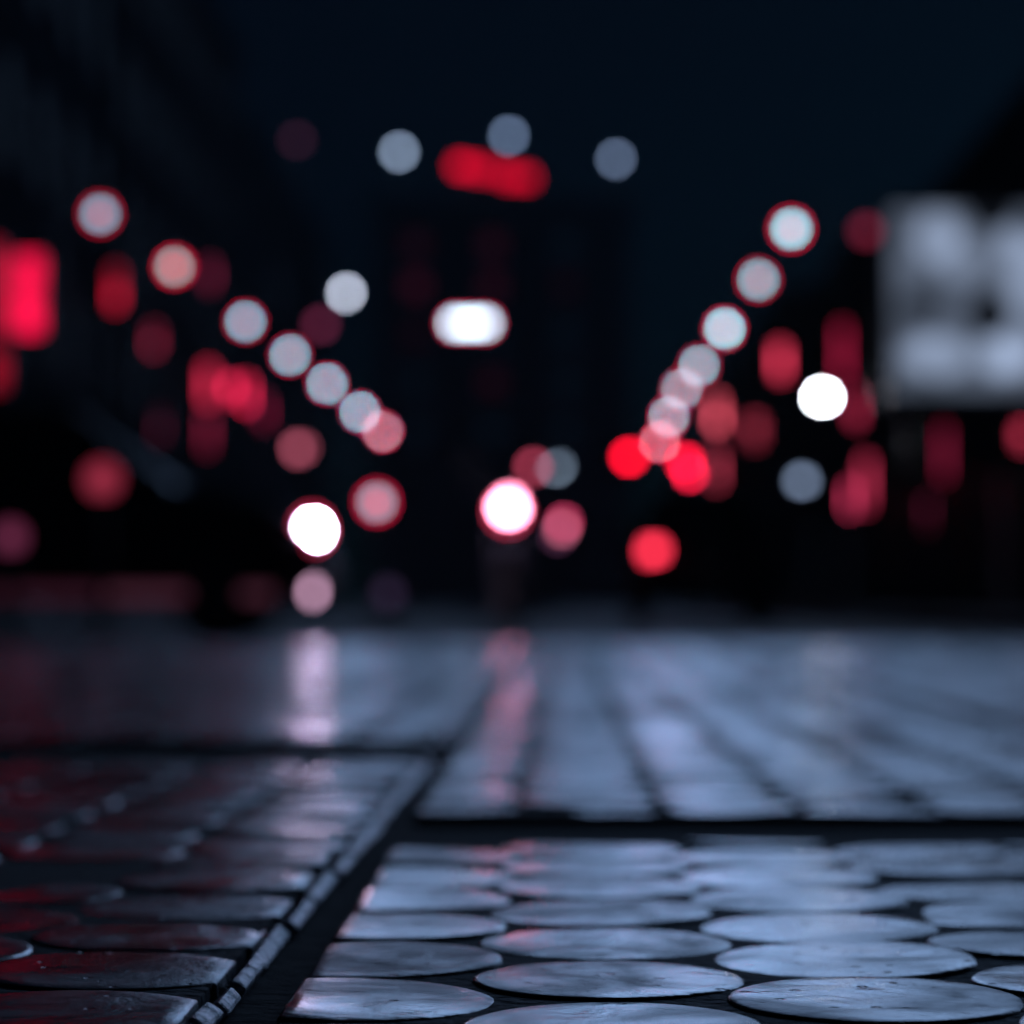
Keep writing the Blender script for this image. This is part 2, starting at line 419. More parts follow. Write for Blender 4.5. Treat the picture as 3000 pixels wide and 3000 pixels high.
# the tower that closes the street
TY = 150.0
tx0, tx1 = at(705, 800, TY).x, at(1190, 800, TY).x
tz = at(900, 392, TY).z
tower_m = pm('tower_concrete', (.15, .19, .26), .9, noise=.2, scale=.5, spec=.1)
tw = empty('tower', ((tx0 + tx1) / 2, TY, 0), 0, 'dark tower closing the street, below the red rooftop sign', 'tower')
off = (-(tx0 + tx1) / 2, -TY, 0)
m = MB(); m.box(((tx0 + tx1) / 2, TY + 8, tz / 2), (tx1 - tx0, 16, tz)); m.build('wall', tower_m, tw, off)
m = MB(); m.box(((tx0 + tx1) / 2, TY + 8, tz + .3), (tx1 - tx0 + .6, 16.6, .6)); m.build('roof', trim, tw, off)
for fz in (4.2, 8, 16, 21): m = MB(); m.box(((tx0 + tx1) / 2, TY - .08, fz + .2), (tx1 - tx0 + .1, .16, .22)); m.build('cornice', trim, tw, off)
dims = {(0, 0): .012, (0, 1): .03, (1, 0): .017, (1, 1): .02, (1, 3): .013, (0, 2): .007, (2, 1): .005, (2, 0): .002, (0, 3): .003}
for i, px in enumerate((785, 929, 1068)):
    for j, py in enumerate((462, 540, 630, 722, 812)):
        p = at(px, py, TY); v = 1.1 * dims.get((i, j), .0015)
        c = (v, v * .09, v * .3) if (i, j) in dims and v > .004 else (.0012, .004, .008)
        window(tw, (p.x - (tx0 + tx1) / 2, -.05, p.z), 1.3, 1.3, 'Y', emi(c))
for px in (857, 1000, 1140):
    for py in (462, 540, 630, 722, 812):
        p = at(px, py, TY); window(tw, (p.x - (tx0 + tx1) / 2, -.05, p.z), 1.3, 1.3, 'Y', glass)

# rooftop sign: red glowing panels on a steel frame
sg = empty('rooftop_sign', (at(925, 390, TY).x, TY + 1, tz + .6), 0, 'wide red glowing sign on the roof of the far tower', 'sign')
so_ = (-sg.location.x, -sg.location.y, -sg.location.z)
def sign_panel(parent, px0, px1, py0, py1, Y, col, name='panel', th=.25, patch=0, ofs=None, sc=1.0, wsum=None):
    a, b = at(px0, py1, Y), at(px1, py0, Y)
    m = MB(); m.box(((a.x + b.x) / 2, Y + th / 2, (a.z + b.z) / 2), (b.x - a.x, th, b.z - a.z), bev=.03)
    return m.build(name, panel_glow(col, wsum or (b.x - a.x), b.z - a.z, Y), parent, ofs)
SR = (1.0, .0015, .03)
def sc3(c, k): return tuple(x * k for x in c)
for (x0, x1, y0, y1, k) in ((858, 884, 304, 322, .85), (888, 914, 308, 328, .6), (918, 944, 316, 332, .35), (948, 974, 324, 342, .6), (978, 1004, 326, 344, .6)):
    sign_panel(sg, x0, x1, y0, y1, TY + 1, sc3(SR, k), ofs=so_, wsum=99)
m = MB()
for px in (862, 901, 931, 961, 1000):
    p = at(px, 330, TY + 1.4); m.box((p.x, TY + 1.7, (tz + .6 + p.z + 1) / 2), (.14, .14, p.z + 1 - tz - .6))
a, b = at(852, 352, TY + 1), at(1010, 352, TY + 1); m.box(((a.x + b.x) / 2, TY + 1.55, a.z), (b.x - a.x, .14, .14))
m.build('frame', iron, sg, so_)

# ------------------------------------------------------------------ lamps
def source(parent, ofs, p, want, r, Y, name='bulb', n=20):
    m = MB(); m.sphere(p, r, n); return m.build(name, bulb_glow(want, math.pi * r * r, Y), parent, ofs)
def ring(parent, ofs, p, want, a, t, Y, name='ring'):  # glowing red torus added to imitate the halo round a defocused lamp
    m = MB(); m.torus(p, a, t); return m.build(name, bulb_glow(want, 4 * math.pi * a * t, Y), parent, ofs)

CORE = .10; RA = .175; RT = .03
def street_lamp(px, py, tgt, red, label, group, side, H=8.0):
    v = at(px, py, 100.0).z - CAM_H; Y = 100.0 * (H - CAM_H) / v
    p = at(px, py, Y); base = Vector((p.x + side * .9, Y + .1, 0)); L = empty('street_lamp', base, 0, label, 'street lamp', group)
    ofs = tuple(-base)
    m = MB(); m.lathe([(.2, 0), (.2, .1), (.14, .16), (.12, .9), (.09, 1.0)], base, 16); m.build('base', iron, L, ofs)
    m = MB(); m.tube([base + Vector((0, 0, .9)), base + Vector((0, 0, H + .3))], [.085, .05], 12); m.build('pole', iron, L, ofs)
    top = base + Vector((0, 0, H + .3))
    m = MB(); m.tube([top - Vector((0, 0, .1)), top + Vector((-side * .25, 0, .3)), top + Vector((-side * .6, 0, .38)), Vector((p.x, Y + .1, H + .52))], .03, 8)
    m.tube([Vector((p.x, Y + .1, H + .54)), Vector((p.x, Y + .1, H + .27))], .025, 8); m.build('arm', iron, L, ofs)
    m = MB(); m.lathe([(.05, .34), (.08, .3), (.25, .24), (.25, .225)], (p.x, Y + .1, H), 20); m.build('hood', iron, L, ofs)
    T = lin(tgt); q = tuple(max(T[i] - red * RED[i], .002) for i in range(3))
    source(L, ofs, Vector((p.x, Y, H)), q, CORE, Y, 'bulb')
    ring(L, ofs, Vector((p.x, Y, H)), sc3(RED, red), RA, RT, Y, 'ring')
    for sx in (-1, 1):
        m = MB(); m.tube([Vector((p.x + sx * RA, Y + .05, H + .02)), Vector((p.x + sx * .19, Y + .1, H + .24))], .012, 6); m.build('hanger', iron, L, ofs)
ordn = ['nearest', 'second', 'third', 'fourth', 'fifth', 'sixth', 'seventh and farthest']
GL, GR = 'lamps along the left side of the street', 'lamps along the right side of the street'
for i, (px, py, t, r) in enumerate([(189, 404, (118, 134, 157), .38), (329, 503, (150, 128, 136), .55), (463, 607, (132, 152, 175), .35), (547, 670, (138, 157, 178), .35), (617, 724, (142, 160, 182), .35), (679, 777, (146, 164, 186), .35), (722, 814, (190, 110, 130), .40)]):
    street_lamp(px, py, t, r, f'{ordn[i]} ringed street lamp in the left row, pale with red halo', GL, -1)
for i, (px, py, t, r) in enumerate([(1493, 432, (205, 205, 225), .62), (1431, 528, (140, 157, 175), .40), (1367, 620, (200, 204, 224), .55), (1319, 690, (140, 157, 175), .35), (1286, 734, (120, 140, 158), .38), (1262, 786, (130, 150, 170), .42), (1245, 834, (215, 100, 120), .55)]):
    street_lamp(px, py, t, r, f'{ordn[i]} ringed street lamp in the right row, white with red halo', GR, 1)

# roof floodlights on the tower
for px, py, t, lab in ((753, 287, (112, 128, 152), 'round pale roof lamp left of the red rooftop sign'), (960, 256, (82, 98, 124), 'round dim roof lamp standing above the red rooftop sign'), (1162, 300, (78, 92, 116), 'round dim roof lamp right of the red rooftop sign')):
    Y = TY + (3 if px == 960 else 2); p = at(px, py, Y); base = Vector((p.x, Y + .15, tz + .6))
    L = empty('roof_lamp', base, 0, lab, 'lamp', 'lamps on the tower roof'); ofs = tuple(-base)
    m = MB(); m.tube([base, Vector((p.x, Y + .15, p.z - .1))], [.1, .05], 10); m.lathe([(.3, 0), (.3, .12), (.12, .2)], base, 14); m.build('post', iron, L, ofs)
    m = MB(); m.lathe([(.1, .3), (.3, .22), (.34, .05), (.33, .02)], (p.x, Y, p.z), 18, 'Y'); m.build('housing', iron, L, ofs)
    source(L, ofs, p, lin(t), .24, Y)

# floodlight bracketed to the far left front
Y = 112.0; p = at(653, 553, Y); base = Vector((LX, Y + .2, p.z - .3))
L = empty('wall_lamp', base, 0, 'white wall lamp on a long arm, right of the left lamp row', 'lamp'); ofs = tuple(-base)
m = MB(); m.tube([base, Vector((p.x, Y + .2, p.z + .1))], .05, 8); m.tube([base + Vector((0, 0, 1.2)), Vector((p.x, Y + .2, p.z + .14))], .025, 8); m.build('arm', iron, L, ofs)
m = MB(); m.box((LX + .04, Y + .2, p.z + .2), (.08, .3, 1.8)); m.build('wall_plate', iron, L, ofs)
m = MB(); m.lathe([(.06, .3), (.2, .22), (.25, .06)], (p.x, Y, p.z), 18, 'Y'); m.build('housing', iron, L, ofs)
source(L, ofs, p, lin((188, 196, 218)), .17, Y)

# twin lamp hung on a span wire over the street
Y = 90.0; p = at(887, 610, Y)
L = empty('hanging_lamp', p, 0, 'wide white twin lamp hung on a wire over the middle of the street', 'lamp'); ofs = tuple(-p)
m = MB(); n_ = 24
pts = [Vector((LX + (RX - LX) * i / n_, Y + .2, p.z + .75 + 2.2 * ((LX + (RX - LX) * i / n_ - p.x) / 12) ** 2)) for i in range(n_ + 1)]
m.tube(pts, .018, 6); m.build('span_wire', iron, L, ofs)
wd = at(916, 610, Y).x - at(860, 610, Y).x
m = MB(); m.box((p.x, Y + .2, p.z + .22), (wd + .6, .3, .1), bev=.03); m.tube([(p.x, Y + .2, p.z + .26), (p.x, Y + .2, p.z + .76)], .03, 8); m.build('housing', iron, L, ofs)
for sx in (-.5, -.17, .17, .5): source(L, ofs, p + Vector((sx * wd, 0, 0)), (.3, .5, .62), .17, Y)
for sx in (-.5, 0, .5): ring(L, ofs, p + Vector((sx * wd, 0, 0)), sc3(RED, .3), .22, .035, Y, 'ring')

# post lamps close to the right pavement
def post_lamp(px, py, Y, want, r, label, ringed=None):
    p = at(px, py, Y); base = Vector((p.x, Y + .06, 0)); L = empty('post_lamp', base, 0, label, 'lamp', 'short post lamps on the right'); ofs = tuple(-base)
    m = MB(); m.lathe([(.13, 0), (.13, .06), (.07, .12), (.05, .5)], base, 14); m.tube([base + Vector((0, 0, .4)), Vector((p.x, Y + .06, p.z - r - .02))], [.045, .035], 10); m.build('post', iron, L, ofs)
    m = MB(); m.lathe([(.035, -r - .05), (.09, -r), (.1, -r + .03)], p + Vector((0, .0, 0)), 14); m.build('collar', iron, L, ofs)
    m = MB(); m.lathe([(.1, r - .02), (.07, r + .02), (.02, r + .07)], p, 14); m.build('cap', iron, L, ofs)
    source(L, ofs, p, want, r, Y)
    return L
post_lamp(1552, 750, 42, (7, 7, 8), .1, 'brilliant white globe on a post left of the big screen')
post_lamp(1513, 908, 42.8, lin((96, 110, 134)), .1, 'dim grey globe on a low post below the brilliant white one')

# small lanterns and beacons on the fronts
def lantern(px, py, Y, want, r, xf, label, cat='lantern', name='wall_lantern'):
    p = at(px, py, Y); base = Vector((xf, Y + .1, p.z + .3)); L = empty(name, base, 0, label, cat); ofs = tuple(-base)
    m = MB(); m.tube([base, Vector((p.x, Y + .1, p.z + .42)), Vector((p.x, Y, p.z + r))], .025, 8); m.box(base, (.06, .2, .35)); m.build('bracket', iron, L, ofs)
    m = MB(); m.lathe([(r * .4, r * 1.15), (r * 1.05, r * .8), (r * 1.05, r * .72)], p, 14); m.build('cap', iron, L, ofs)
    source(L, ofs, p, want, r, Y, 'globe')
lantern(565, 846, 106, lin((165, 75, 95)), .28, LX, 'dull pink lantern under the end of the left lamp row')
lantern(605, 612, 118, lin((72, 22, 42)), .26, LX, 'faint red lantern below the white wall lamp')
lantern(1635, 435, 66, lin((82, 18, 34)), .2, RX, 'faint red lantern just left of the big screen')
Y = 130.0; p = at(560, 265, Y); base = Vector((p.x, Y, 18.5)); L = empty('roof_beacon', base, 0, 'very faint dark red beacon on a mast high over the left fronts', 'beacon'); ofs = tuple(-base)
m = MB(); m.tube([base, p - Vector((0, 0, .3))], [.09, .04], 10); m.lathe([(.25, 0), (.25, .1), (.1, .2)], base, 12); m.build('mast', iron, L, ofs)
m = MB(); m.lathe([(.1, -.34), (.22, -.26), (.22, -.2)], p, 14); m.build('collar', iron, L, ofs)
source(L, ofs, p, lin((34, 14, 26)), .26, Y, 'globe')

# ------------------------------------------------------------------ red shop signs
def shop_sign(px0, px1, py0, py1, side, col, label, patch=.5, Y=None):
    xf = LX if side < 0 else RX
    pc = (px0 + px1) / 2
    if Y is None: Y = (xf - side * .9) * K / (pc - 1060)
    hx, hy = (px1 - px0) * (.3 if px0 < 30 else .13), (py1 - py0) * .46; py = (py0 + py1) / 2
    a, b = at(pc - hx, py + hy, Y), at(pc + hx, py - hy, Y); w, h = b.x - a.x, b.z - a.z
    c = Vector(((a.x + b.x) / 2, Y, (a.z + b.z) / 2)); base = Vector((c.x, Y, a.z))
    L = empty('shop_sign', base, 0, label, 'sign', 'glowing shop signs'); ofs = tuple(-base)
    m = MB(); m.box((c.x, Y + .12, c.z), (w + .1, .2, h + .1), bev=.03); m.build('housing', iron, L, ofs)
    m = MB(); m.box((c.x, Y + .005, c.z), (w, .03, h), bev=.01); m.build('face', panel_glow(tuple(x * 1.3 for x in col), w, h, Y, patch, 1.6 / max(h, .6)), L, ofs)
    e = -side * (w / 2 + .05)
    for dz in (-.32, .32):
        x1 = c.x - e; m = MB(); m.tube([(x1, Y + .12, c.z + dz * h), (xf if (xf - x1) * side > .02 else x1 + side * .15, Y + .12, c.z + dz * h)], .03, 8); m.build('bracket', iron, L, ofs)
def rs(v, g=.02, b=.09): v *= .72; return (v, v * g, v * b)
SG = [
 (-70, 18, 452, 640, -1, rs(.75, .01, .06), 'upper left piece of the big red sign cut by the left picture edge'),
 (16, 92, 478, 632, -1, rs(1.6, .004, .06), 'brightest big red sign at the far left under the first lamp'),
 (-40, 20, 655, 735, -1, rs(.3, .01, .05), 'small dark red sign below the big red sign at the left edge'),
 (193, 243, 505, 580, -1, rs(.42, .01, .05), 'square red sign between the big red sign and the second lamp'),
 (268, 312, 618, 662, -1, rs(.12, .05, .15), 'small dull red sign below the second left lamp'),
 (380, 412, 495, 545, -1, rs(.07, .05, .2), 'faint red sign right of the second left lamp'),
 (366, 422, 690, 762, -1, rs(.8, .03, .1), 'bright red sign below the third left lamp'),
 (424, 448, 718, 752, -1, rs(.55, .02, .09), 'narrow red sign panel between two bright red signs at the left'),
 (450, 480, 716, 768, -1, rs(.8, .02, .09), 'small bright red sign below the fourth left lamp'),
 (484, 510, 750, 802, -1, rs(.2, .02, .15), 'dim red sign below the fifth left lamp'),
 (374, 408, 780, 852, -1, rs(.12, .05, .18), 'dim tall red sign under the bright red one at the left'),
 (286, 318, 775, 830, -1, rs(.025, .1, .3), 'barely lit maroon sign low on the left front'),
 (1450, 1494, 650, 712, 1, rs(.55, .05, .12), 'red sign between the right lamp row and the white globe'),
 (1400, 1452, 788, 838, 1, rs(.42, .08, .16), 'wide red sign low behind the white globe'),
 (1334, 1372, 750, 810, 1, rs(.75, .1, .16), 'pink-red upright sign beside the end of the right lamp row'),
 (1338, 1366, 850, 915, 1, rs(.3, .08, .16), 'dim upright red sign under the pink-red one'),
 (1574, 1604, 610, 720, 1, rs(.22, .03, .13), 'tall red blade sign above the white globe'),
 (1598, 1632, 738, 800, 1, rs(.3, .05, .15), 'red sign just right of the white globe'),
 (1618, 1650, 862, 962, 1, rs(.35, .06, .16), 'tall red sign below right of the white globe'),
 (1592, 1615, 915, 965, 1, rs(.25, .06, .18), 'short red panel low beside the tall red sign at the right'),
 (1766, 1796, 800, 905, 1, rs(.09, .05, .18), 'narrow dull red blade sign under the big screen'),
 (1738, 1762, 940, 1000, 1, rs(.03, .1, .3), 'barely lit maroon sign low at the right'),
 (1888, 1975, 806, 842, 1, rs(.5, .06, .14), 'red sign cut by the right picture edge under the screen'),
]
for (x0, x1, y0, y1, sd_, c, lb) in SG: shop_sign(x0, x1, y0, y1, sd_, c, lb, .7)

# ------------------------------------------------------------------ big lit screen on posts
BY = 40.0
a, b = at(1684, 742, BY), at(2150, 392, BY)
base = Vector(((a.x + b.x) / 2, BY, 0))
B = empty('billboard', base, 0, 'big pale grey screen with dark patches at the right edge', 'billboard'); ofs = tuple(-base)
w, h = b.x - a.x, b.z - a.z; cz = (a.z + b.z) / 2
def screen_mat():
    m = bpy.data.materials.new('screen'); m.use_nodes = True; n = m.node_tree; n.nodes.clear(); L = n.links.new
    e = n.nodes.new('ShaderNodeEmission'); o = n.nodes.new('ShaderNodeOutputMaterial'); L(e.outputs[0], o.inputs[0])
    tc = n.nodes.new('ShaderNodeTexCoord'); sx = n.nodes.new('ShaderNodeSeparateXYZ'); L(tc.outputs['Object'], sx.inputs[0])
    def blob(px, py, rx, ry, amt):
        q = at(px, py, BY)
        def mth(op, a_, b_=None):
            k = n.nodes.new('ShaderNodeMath'); k.operation = op
            for i, z in enumerate((a_, b_)):
                if z is None: continue
                if isinstance(z, (int, float)): k.inputs[i].default_value = z
                else: L(z, k.inputs[i])
            return k.outputs[0]
        u = mth('DIVIDE', mth('SUBTRACT', sx.outputs[0], q.x), rx * BY / K); v = mth('DIVIDE', mth('SUBTRACT', sx.outputs[2], q.z), ry * BY / K)
        d = mth('SQRT', mth('ADD', mth('MULTIPLY', u, u), mth('MULTIPLY', v, v)))
        mr = n.nodes.new('ShaderNodeMapRange'); mr.interpolation_type = 'SMOOTHSTEP'; mr.inputs[1].default_value = .6; mr.inputs[2].default_value = 1.1; mr.inputs[3].default_value = amt; mr.inputs[4].default_value = 0; L(d, mr.inputs[0])
        return mr.outputs[0]
    tot = None
    for bl in ((1770, 445, 52, 60, .40), (1830, 500, 70, 45, .22), (1765, 672, 78, 48, .40), (1900, 660, 70, 60, .36), (1960, 520, 80, 90, .36), (1905, 480, 35, 60, .25), (2060, 560, 90, 170, .5)):
        o_ = blob(*bl)
        if tot is None: tot = o_
        else:
            k = n.nodes.new('ShaderNodeMath'); k.operation = 'MAXIMUM'; L(tot, k.inputs[0]); L(o_, k.inputs[1]); tot = k.outputs[0]
    k = n.nodes.new('ShaderNodeMath'); k.operation = 'ADD'; L(tot, k.inputs[0]); k.inputs[1].default_value = .15
    for bl in ((1868, 598, 40, 48, .5), (1740, 572, 50, 30, .11), (1870, 400, 45, 34, .3)):
        o_ = blob(*bl); s_ = n.nodes.new('ShaderNodeMath'); s_.operation = 'SUBTRACT'; s_.use_clamp = True; L(k.outputs[0], s_.inputs[0]); L(o_, s_.inputs[1]); k = s_
    k2 = n.nodes.new('ShaderNodeMath'); k2.operation = 'MAXIMUM'; k2.inputs[1].default_value = .012; L(k.outputs[0], k2.inputs[0])
    nz = n.nodes.new('ShaderNodeTexNoise'); nz.inputs['Scale'].default_value = 1.3; nz.inputs['Detail'].default_value = 3; nz.inputs['Distortion'].default_value = .6
    L(tc.outputs['Object'], nz.inputs['Vector'])
    mm = n.nodes.new('ShaderNodeMapRange'); mm.inputs[1].default_value = .3; mm.inputs[2].default_value = .7; mm.inputs[3].default_value = .5; mm.inputs[4].default_value = 1.35; L(nz.outputs['Fac'], mm.inputs[0])
    k3 = n.nodes.new('ShaderNodeMath'); k3.operation = 'MULTIPLY'; L(k2.outputs[0], k3.inputs[0]); L(mm.outputs[0], k3.inputs[1])
    e.inputs[0].default_value = (.56, .70, 1, 1); L(k3.outputs[0], e.inputs[1])
    return m
m = MB(); m.box((base.x, BY + .03, cz), (w, .06, h)); m.build('screen', screen_mat(), B, ofs)
m = MB(); m.box((base.x, BY + .3, cz), (w + .24, .46, h + .24), bev=.03); m.build('cabinet', black, B, ofs)
for sx in (-.4, .4):
    m = MB(); m.tube([(base.x + sx * w, BY + .3, 0), (base.x + sx * w, BY + .3, a.z - .1)], .13, 14); m.lathe([(.28, 0), (.28, .05), (.16, .08)], (base.x + sx * w, BY + .3, 0), 14); m.build('post', iron, B, ofs)

# ------------------------------------------------------------------ traffic signals and signs in the street
def signal_head(parent, ofs, px, py, Y, lens, r=.11):
    p = at(px, py, Y)
    m = MB(); m.box((p.x, Y + .15, p.z - .3), (.34, .24, .98), bev=.04); hd = m.build('signal_head', black, parent, ofs)
    for i, (nm, wv) in enumerate(((('red_lens'), lens), ('amber_lens', None), ('green_lens', None))):
        q = Vector((p.x, Y, p.z - .3 * i))
        m = MB(); m.lathe([(r, .03), (r * .9, -.005), (r * .5, -.03)], q, 16, 'Y')
        m.build(nm, bulb_glow(wv, math.pi * r * r, Y) if wv else glass, hd)
        v = MB(); v.tube([q + Vector((0, .02, .03)), q + Vector((0, -.16, .02))], r * 1.25, 14, False); v.build('visor', black, hd)
    return p
Y = 78.0
base = Vector((5.0, Y + .3, 0)); L = empty('traffic_signal', base, 0, 'mast arm signal with two glowing red lights below the right lamp row', 'traffic light'); ofs = tuple(-base)
p1 = at(1187, 862, Y); p2 = at(1293, 872, Y)
m = MB(); m.lathe([(.2, 0), (.2, .1), (.11, .2)], base, 14); m.tube([base, base + Vector((0, 0, 5.6))], [.1, .07], 12); m.build('pole', iron, L, ofs)
m = MB(); m.tube([base + Vector((0, 0, 5.3)), Vector((p1.x - .3, Y + .3, 5.5))], [.06, .04], 10); m.build('mast_arm', iron, L, ofs)
signal_head(L, ofs, 1187, 862, Y, (1.15, .004, .03), .15); signal_head(L, ofs, 1293, 872, Y, (1.0, .004, .035), .15)
p = at(1300, 893, Y); m = MB(); m.lathe([(.13, .03), (.12, -.01), (.06, -.04)], p, 16, 'Y'); m.build('repeater_lens', bulb_glow((.9, .01, .05), math.pi * .13 ** 2, Y), L, ofs)
m = MB(); m.tube([p + Vector((0, .05, 0)), Vector((base.x, Y + .3, p.z))], .03, 8); m.build('repeater_arm', iron, L, ofs)

Y = 62.0
isl = empty('traffic_island', (-1.3, Y + .3, ROAD_Z), 0, 'low kerbed island in the middle of the street', 'traffic island')
m = MB(); m.box((0, 1.2, .075), (2.2, 5, .15), bev=.06); m.build('kerb', concrete, isl)
m = MB(); m.box((0, 1.2, .155), (1.9, 4.7, .02)); m.build('top', trim, isl)
IZ = ROAD_Z + .165
p = at(1046, 878, Y); base = Vector((p.x - .25, Y + .25, IZ)); L = empty('traffic_signal', base, 0, 'island signal with a grey light beside a pink one in mid street', 'traffic light'); ofs = tuple(-base)
m = MB(); m.tube([base, Vector((base.x, base.y, p.z + .4))], [.07, .05], 12); m.lathe([(.16, 0), (.16, .06), (.08, .1)], base, 14); m.build('pole', iron, L, ofs)
signal_head(L, ofs, 1048, 878, Y, (.17, .23, .32), .13); q = signal_head(L, ofs, 1006, 881, Y + .02, (.24, .025, .05), .12)
m = MB(); m.tube([(p.x, Y + .25, p.z), (q.x, Y + .25, p.z)], .025, 8); m.build('crossbar', iron, L, ofs)
p = at(1062, 985, Y - .2); base = Vector((p.x, Y + .05, IZ)); L = empty('pedestrian_signal', base, 0, 'small pink-red signal on a short post below the island signal', 'pedestrian signal'); ofs = tuple(-base)
m = MB(); m.tube([base, Vector((base.x, base.y, p.z + .2))], .04, 10); m.build('pole', iron, L, ofs)
m = MB(); m.box((p.x, Y - .06, p.z - .12), (.34, .18, .62), bev=.03); hd = m.build('housing', black, L, ofs)
for (px, py, c) in ((1064, 985, (.26, .02, .055)), (1060, 998, (.22, .05, .08)), (1052, 1012, (.025, .008, .02))):
    q = at(px, py, Y - .2); m = MB(); m.lathe([(.1, .03), (.09, -.01), (.05, -.03)], q, 14, 'Y'); m.build('lens', bulb_glow(c, math.pi * .01, Y), hd)

# illuminated round sign: ring of red light round a pale field
Y = 60.0; p = at(711, 948, Y); base = Vector((p.x, Y + .1, ROAD_Z)); L = empty('round_sign', base, 0, 'round illuminated road sign with red rim and pale centre, left of middle', 'road sign'); ofs = tuple(-base)
m = MB(); m.tube([base, Vector((p.x, Y + .1, p.z + .2))], .04, 10); m.lathe([(.15, 0), (.15, .05), (.06, .08)], base, 12); m.build('pole', steel, L, ofs)
m = MB(); m.lathe([(.26, .08), (.27, .04), (.27, .015)], p, 26, 'Y'); m.build('backplate', black, L, ofs)
m = MB(); m.torus(p, .2, .045); m.build('ring', bulb_glow((.62, .003, .04), 4 * math.pi * .2 * .045, Y), L, ofs)
m = MB(); m.lathe([(.13, .01), (.13, -.01)], p, 24, 'Y'); m.build('face', bulb_glow((.005, .22, .28), math.pi * .13 ** 2, Y), L, ofs)

# ------------------------------------------------------------------ car builder (x forward)
paint_m = pm('car_paint', (.012, .014, .018), .65, 0, spec=.05); paint_2 = pm('car_paint_two', (.016, .016, .019), .65, 0, spec=.05)
def make_car(loc, rz, label, mat, head=None, tail=None, strip=None):
    C = empty('car', loc, rz, label, 'car', 'cars at the junction')
    bm = bmesh.new()
    prof = [(-2.1, .42), (-2.12, .62), (-2.05, .95), (-1.95, 1.0), (1.05, .98), (1.75, .84), (2.0, .72), (2.1, .58), (2.08, .36), (1.9, .24), (-1.95, .24)]
    yw = lambda x, z: .86 - (.1 if abs(x) > 1.9 else 0) - (.05 if z < .4 else 0) - (.03 if z > .9 else 0)
    L1 = [bm.verts.new((x, yw(x, z), z)) for x, z in prof]; L2 = [bm.verts.new((x, -yw(x, z), z)) for x, z in prof]
    bm.faces.new(L1); bm.faces.new(L2[::-1])
    for i in range(len(prof)): bm.faces.new((L1[i], L2[i], L2[(i + 1) % len(prof)], L1[(i + 1) % len(prof)]))
    bmesh.ops.recalc_face_normals(bm, faces=bm.faces[:])
    bmesh.ops.bevel(bm, geom=bm.edges[:], offset=.045, segments=2, affect='EDGES')
    me = bpy.data.meshes.new('body'); bm.to_mesh(me); bm.free(); me.materials.append(mat)
    for pz in me.polygons: pz.use_smooth = True
    o = bpy.data.objects.new('body', me); COL.objects.link(o); o.parent = C
    # cabin: tapered greenhouse with pillars, glass on all sides
    lo = [(-1.85, .78, .985), (.95, .78, .985), (.95, -.78, .985), (-1.85, -.78, .985)]; hi = [(-1.35, .58, 1.42), (.2, .58, 1.42), (.2, -.58, 1.42), (-1.35, -.58, 1.42)]
    m = MB(); m.add(lo + hi, [(0, 1, 5, 4), (2, 3, 7, 6), (1, 2, 6, 5), (3, 0, 4, 7)]); m.build('window_glass', glass, C)
    m = MB(); m.box((-.575, 0, 1.435), (1.62, 1.2, .06), bev=.03); m.build('roof', mat, C)
    for a_, b_ in [(lo[i], hi[i]) for i in range(4)] + [((-.45, sy * .785, .98), (-.5, sy * .59, 1.42)) for sy in (-1, 1)]:
        m = MB(); m.tube([a_, b_], .035, 8); m.build('pillar', mat, C)
    for sx in (-1.3, 1.32):
        for sy in (-1, 1):
            m = MB(); m.lathe([(.2, -.1), (.3, -.1), (.325, -.06), (.325, .06), (.3, .1), (.2, .1)], (sx, sy * .78, .325), 24, 'Y'); wh = m.build('wheel', rubber, C)
            m = MB(); m.lathe([(.2, -.105), (.17, -.11), (.05, -.115), (.05, .115), (.17, .11), (.2, .105)], (sx, sy * .78, .325), 20, 'Y'); m.build('rim', steel, wh)
    for sy in (-1, 1):
        m = MB(); m.box((.72, sy * .93, 1.03), (.14, .2, .13), bev=.04); m.build('mirror', mat, C)
        for x in (-.9, .15):
            m = MB(); m.box((x, sy * .868, .66), (.98 if x > 0 else .86, .012, .56), bev=.005); d = m.build('door', mat, C)
            k = MB(); k.box((x - .35, sy * .882, .86), (.18, .03, .03), bev=.01); k.build('handle', steel, d)
        hp = Vector((2.03, sy * .62, .70)); m = MB(); m.sphere(hp, .075, 16, (.8, 1.3, .75)); ho = m.build('headlamp', bulb_glow(head[0], head[1], head[2]) if head and sy == head[3] else glass, C)
        tp = Vector((-2.05, sy * .66, .80)); m = MB(); m.box(tp, (.1, .22, .16), bev=.03); m.build('tail_lamp', bulb_glow(tail[0], tail[1], tail[2]) if tail and sy == tail[3] else pm('red_lens', (.08, .004, .006), .2), C)
    m = MB(); m.box((2.1, 0, .42), (.06, 1.1, .16), bev=.02); m.build('grille', black, C)
    m = MB(); m.box((-2.115, 0, .62), (.02, .5, .11)); m.build('number_plate', steel, C)
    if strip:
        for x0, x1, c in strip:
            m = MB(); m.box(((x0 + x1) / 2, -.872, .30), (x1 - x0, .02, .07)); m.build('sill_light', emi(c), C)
    return C
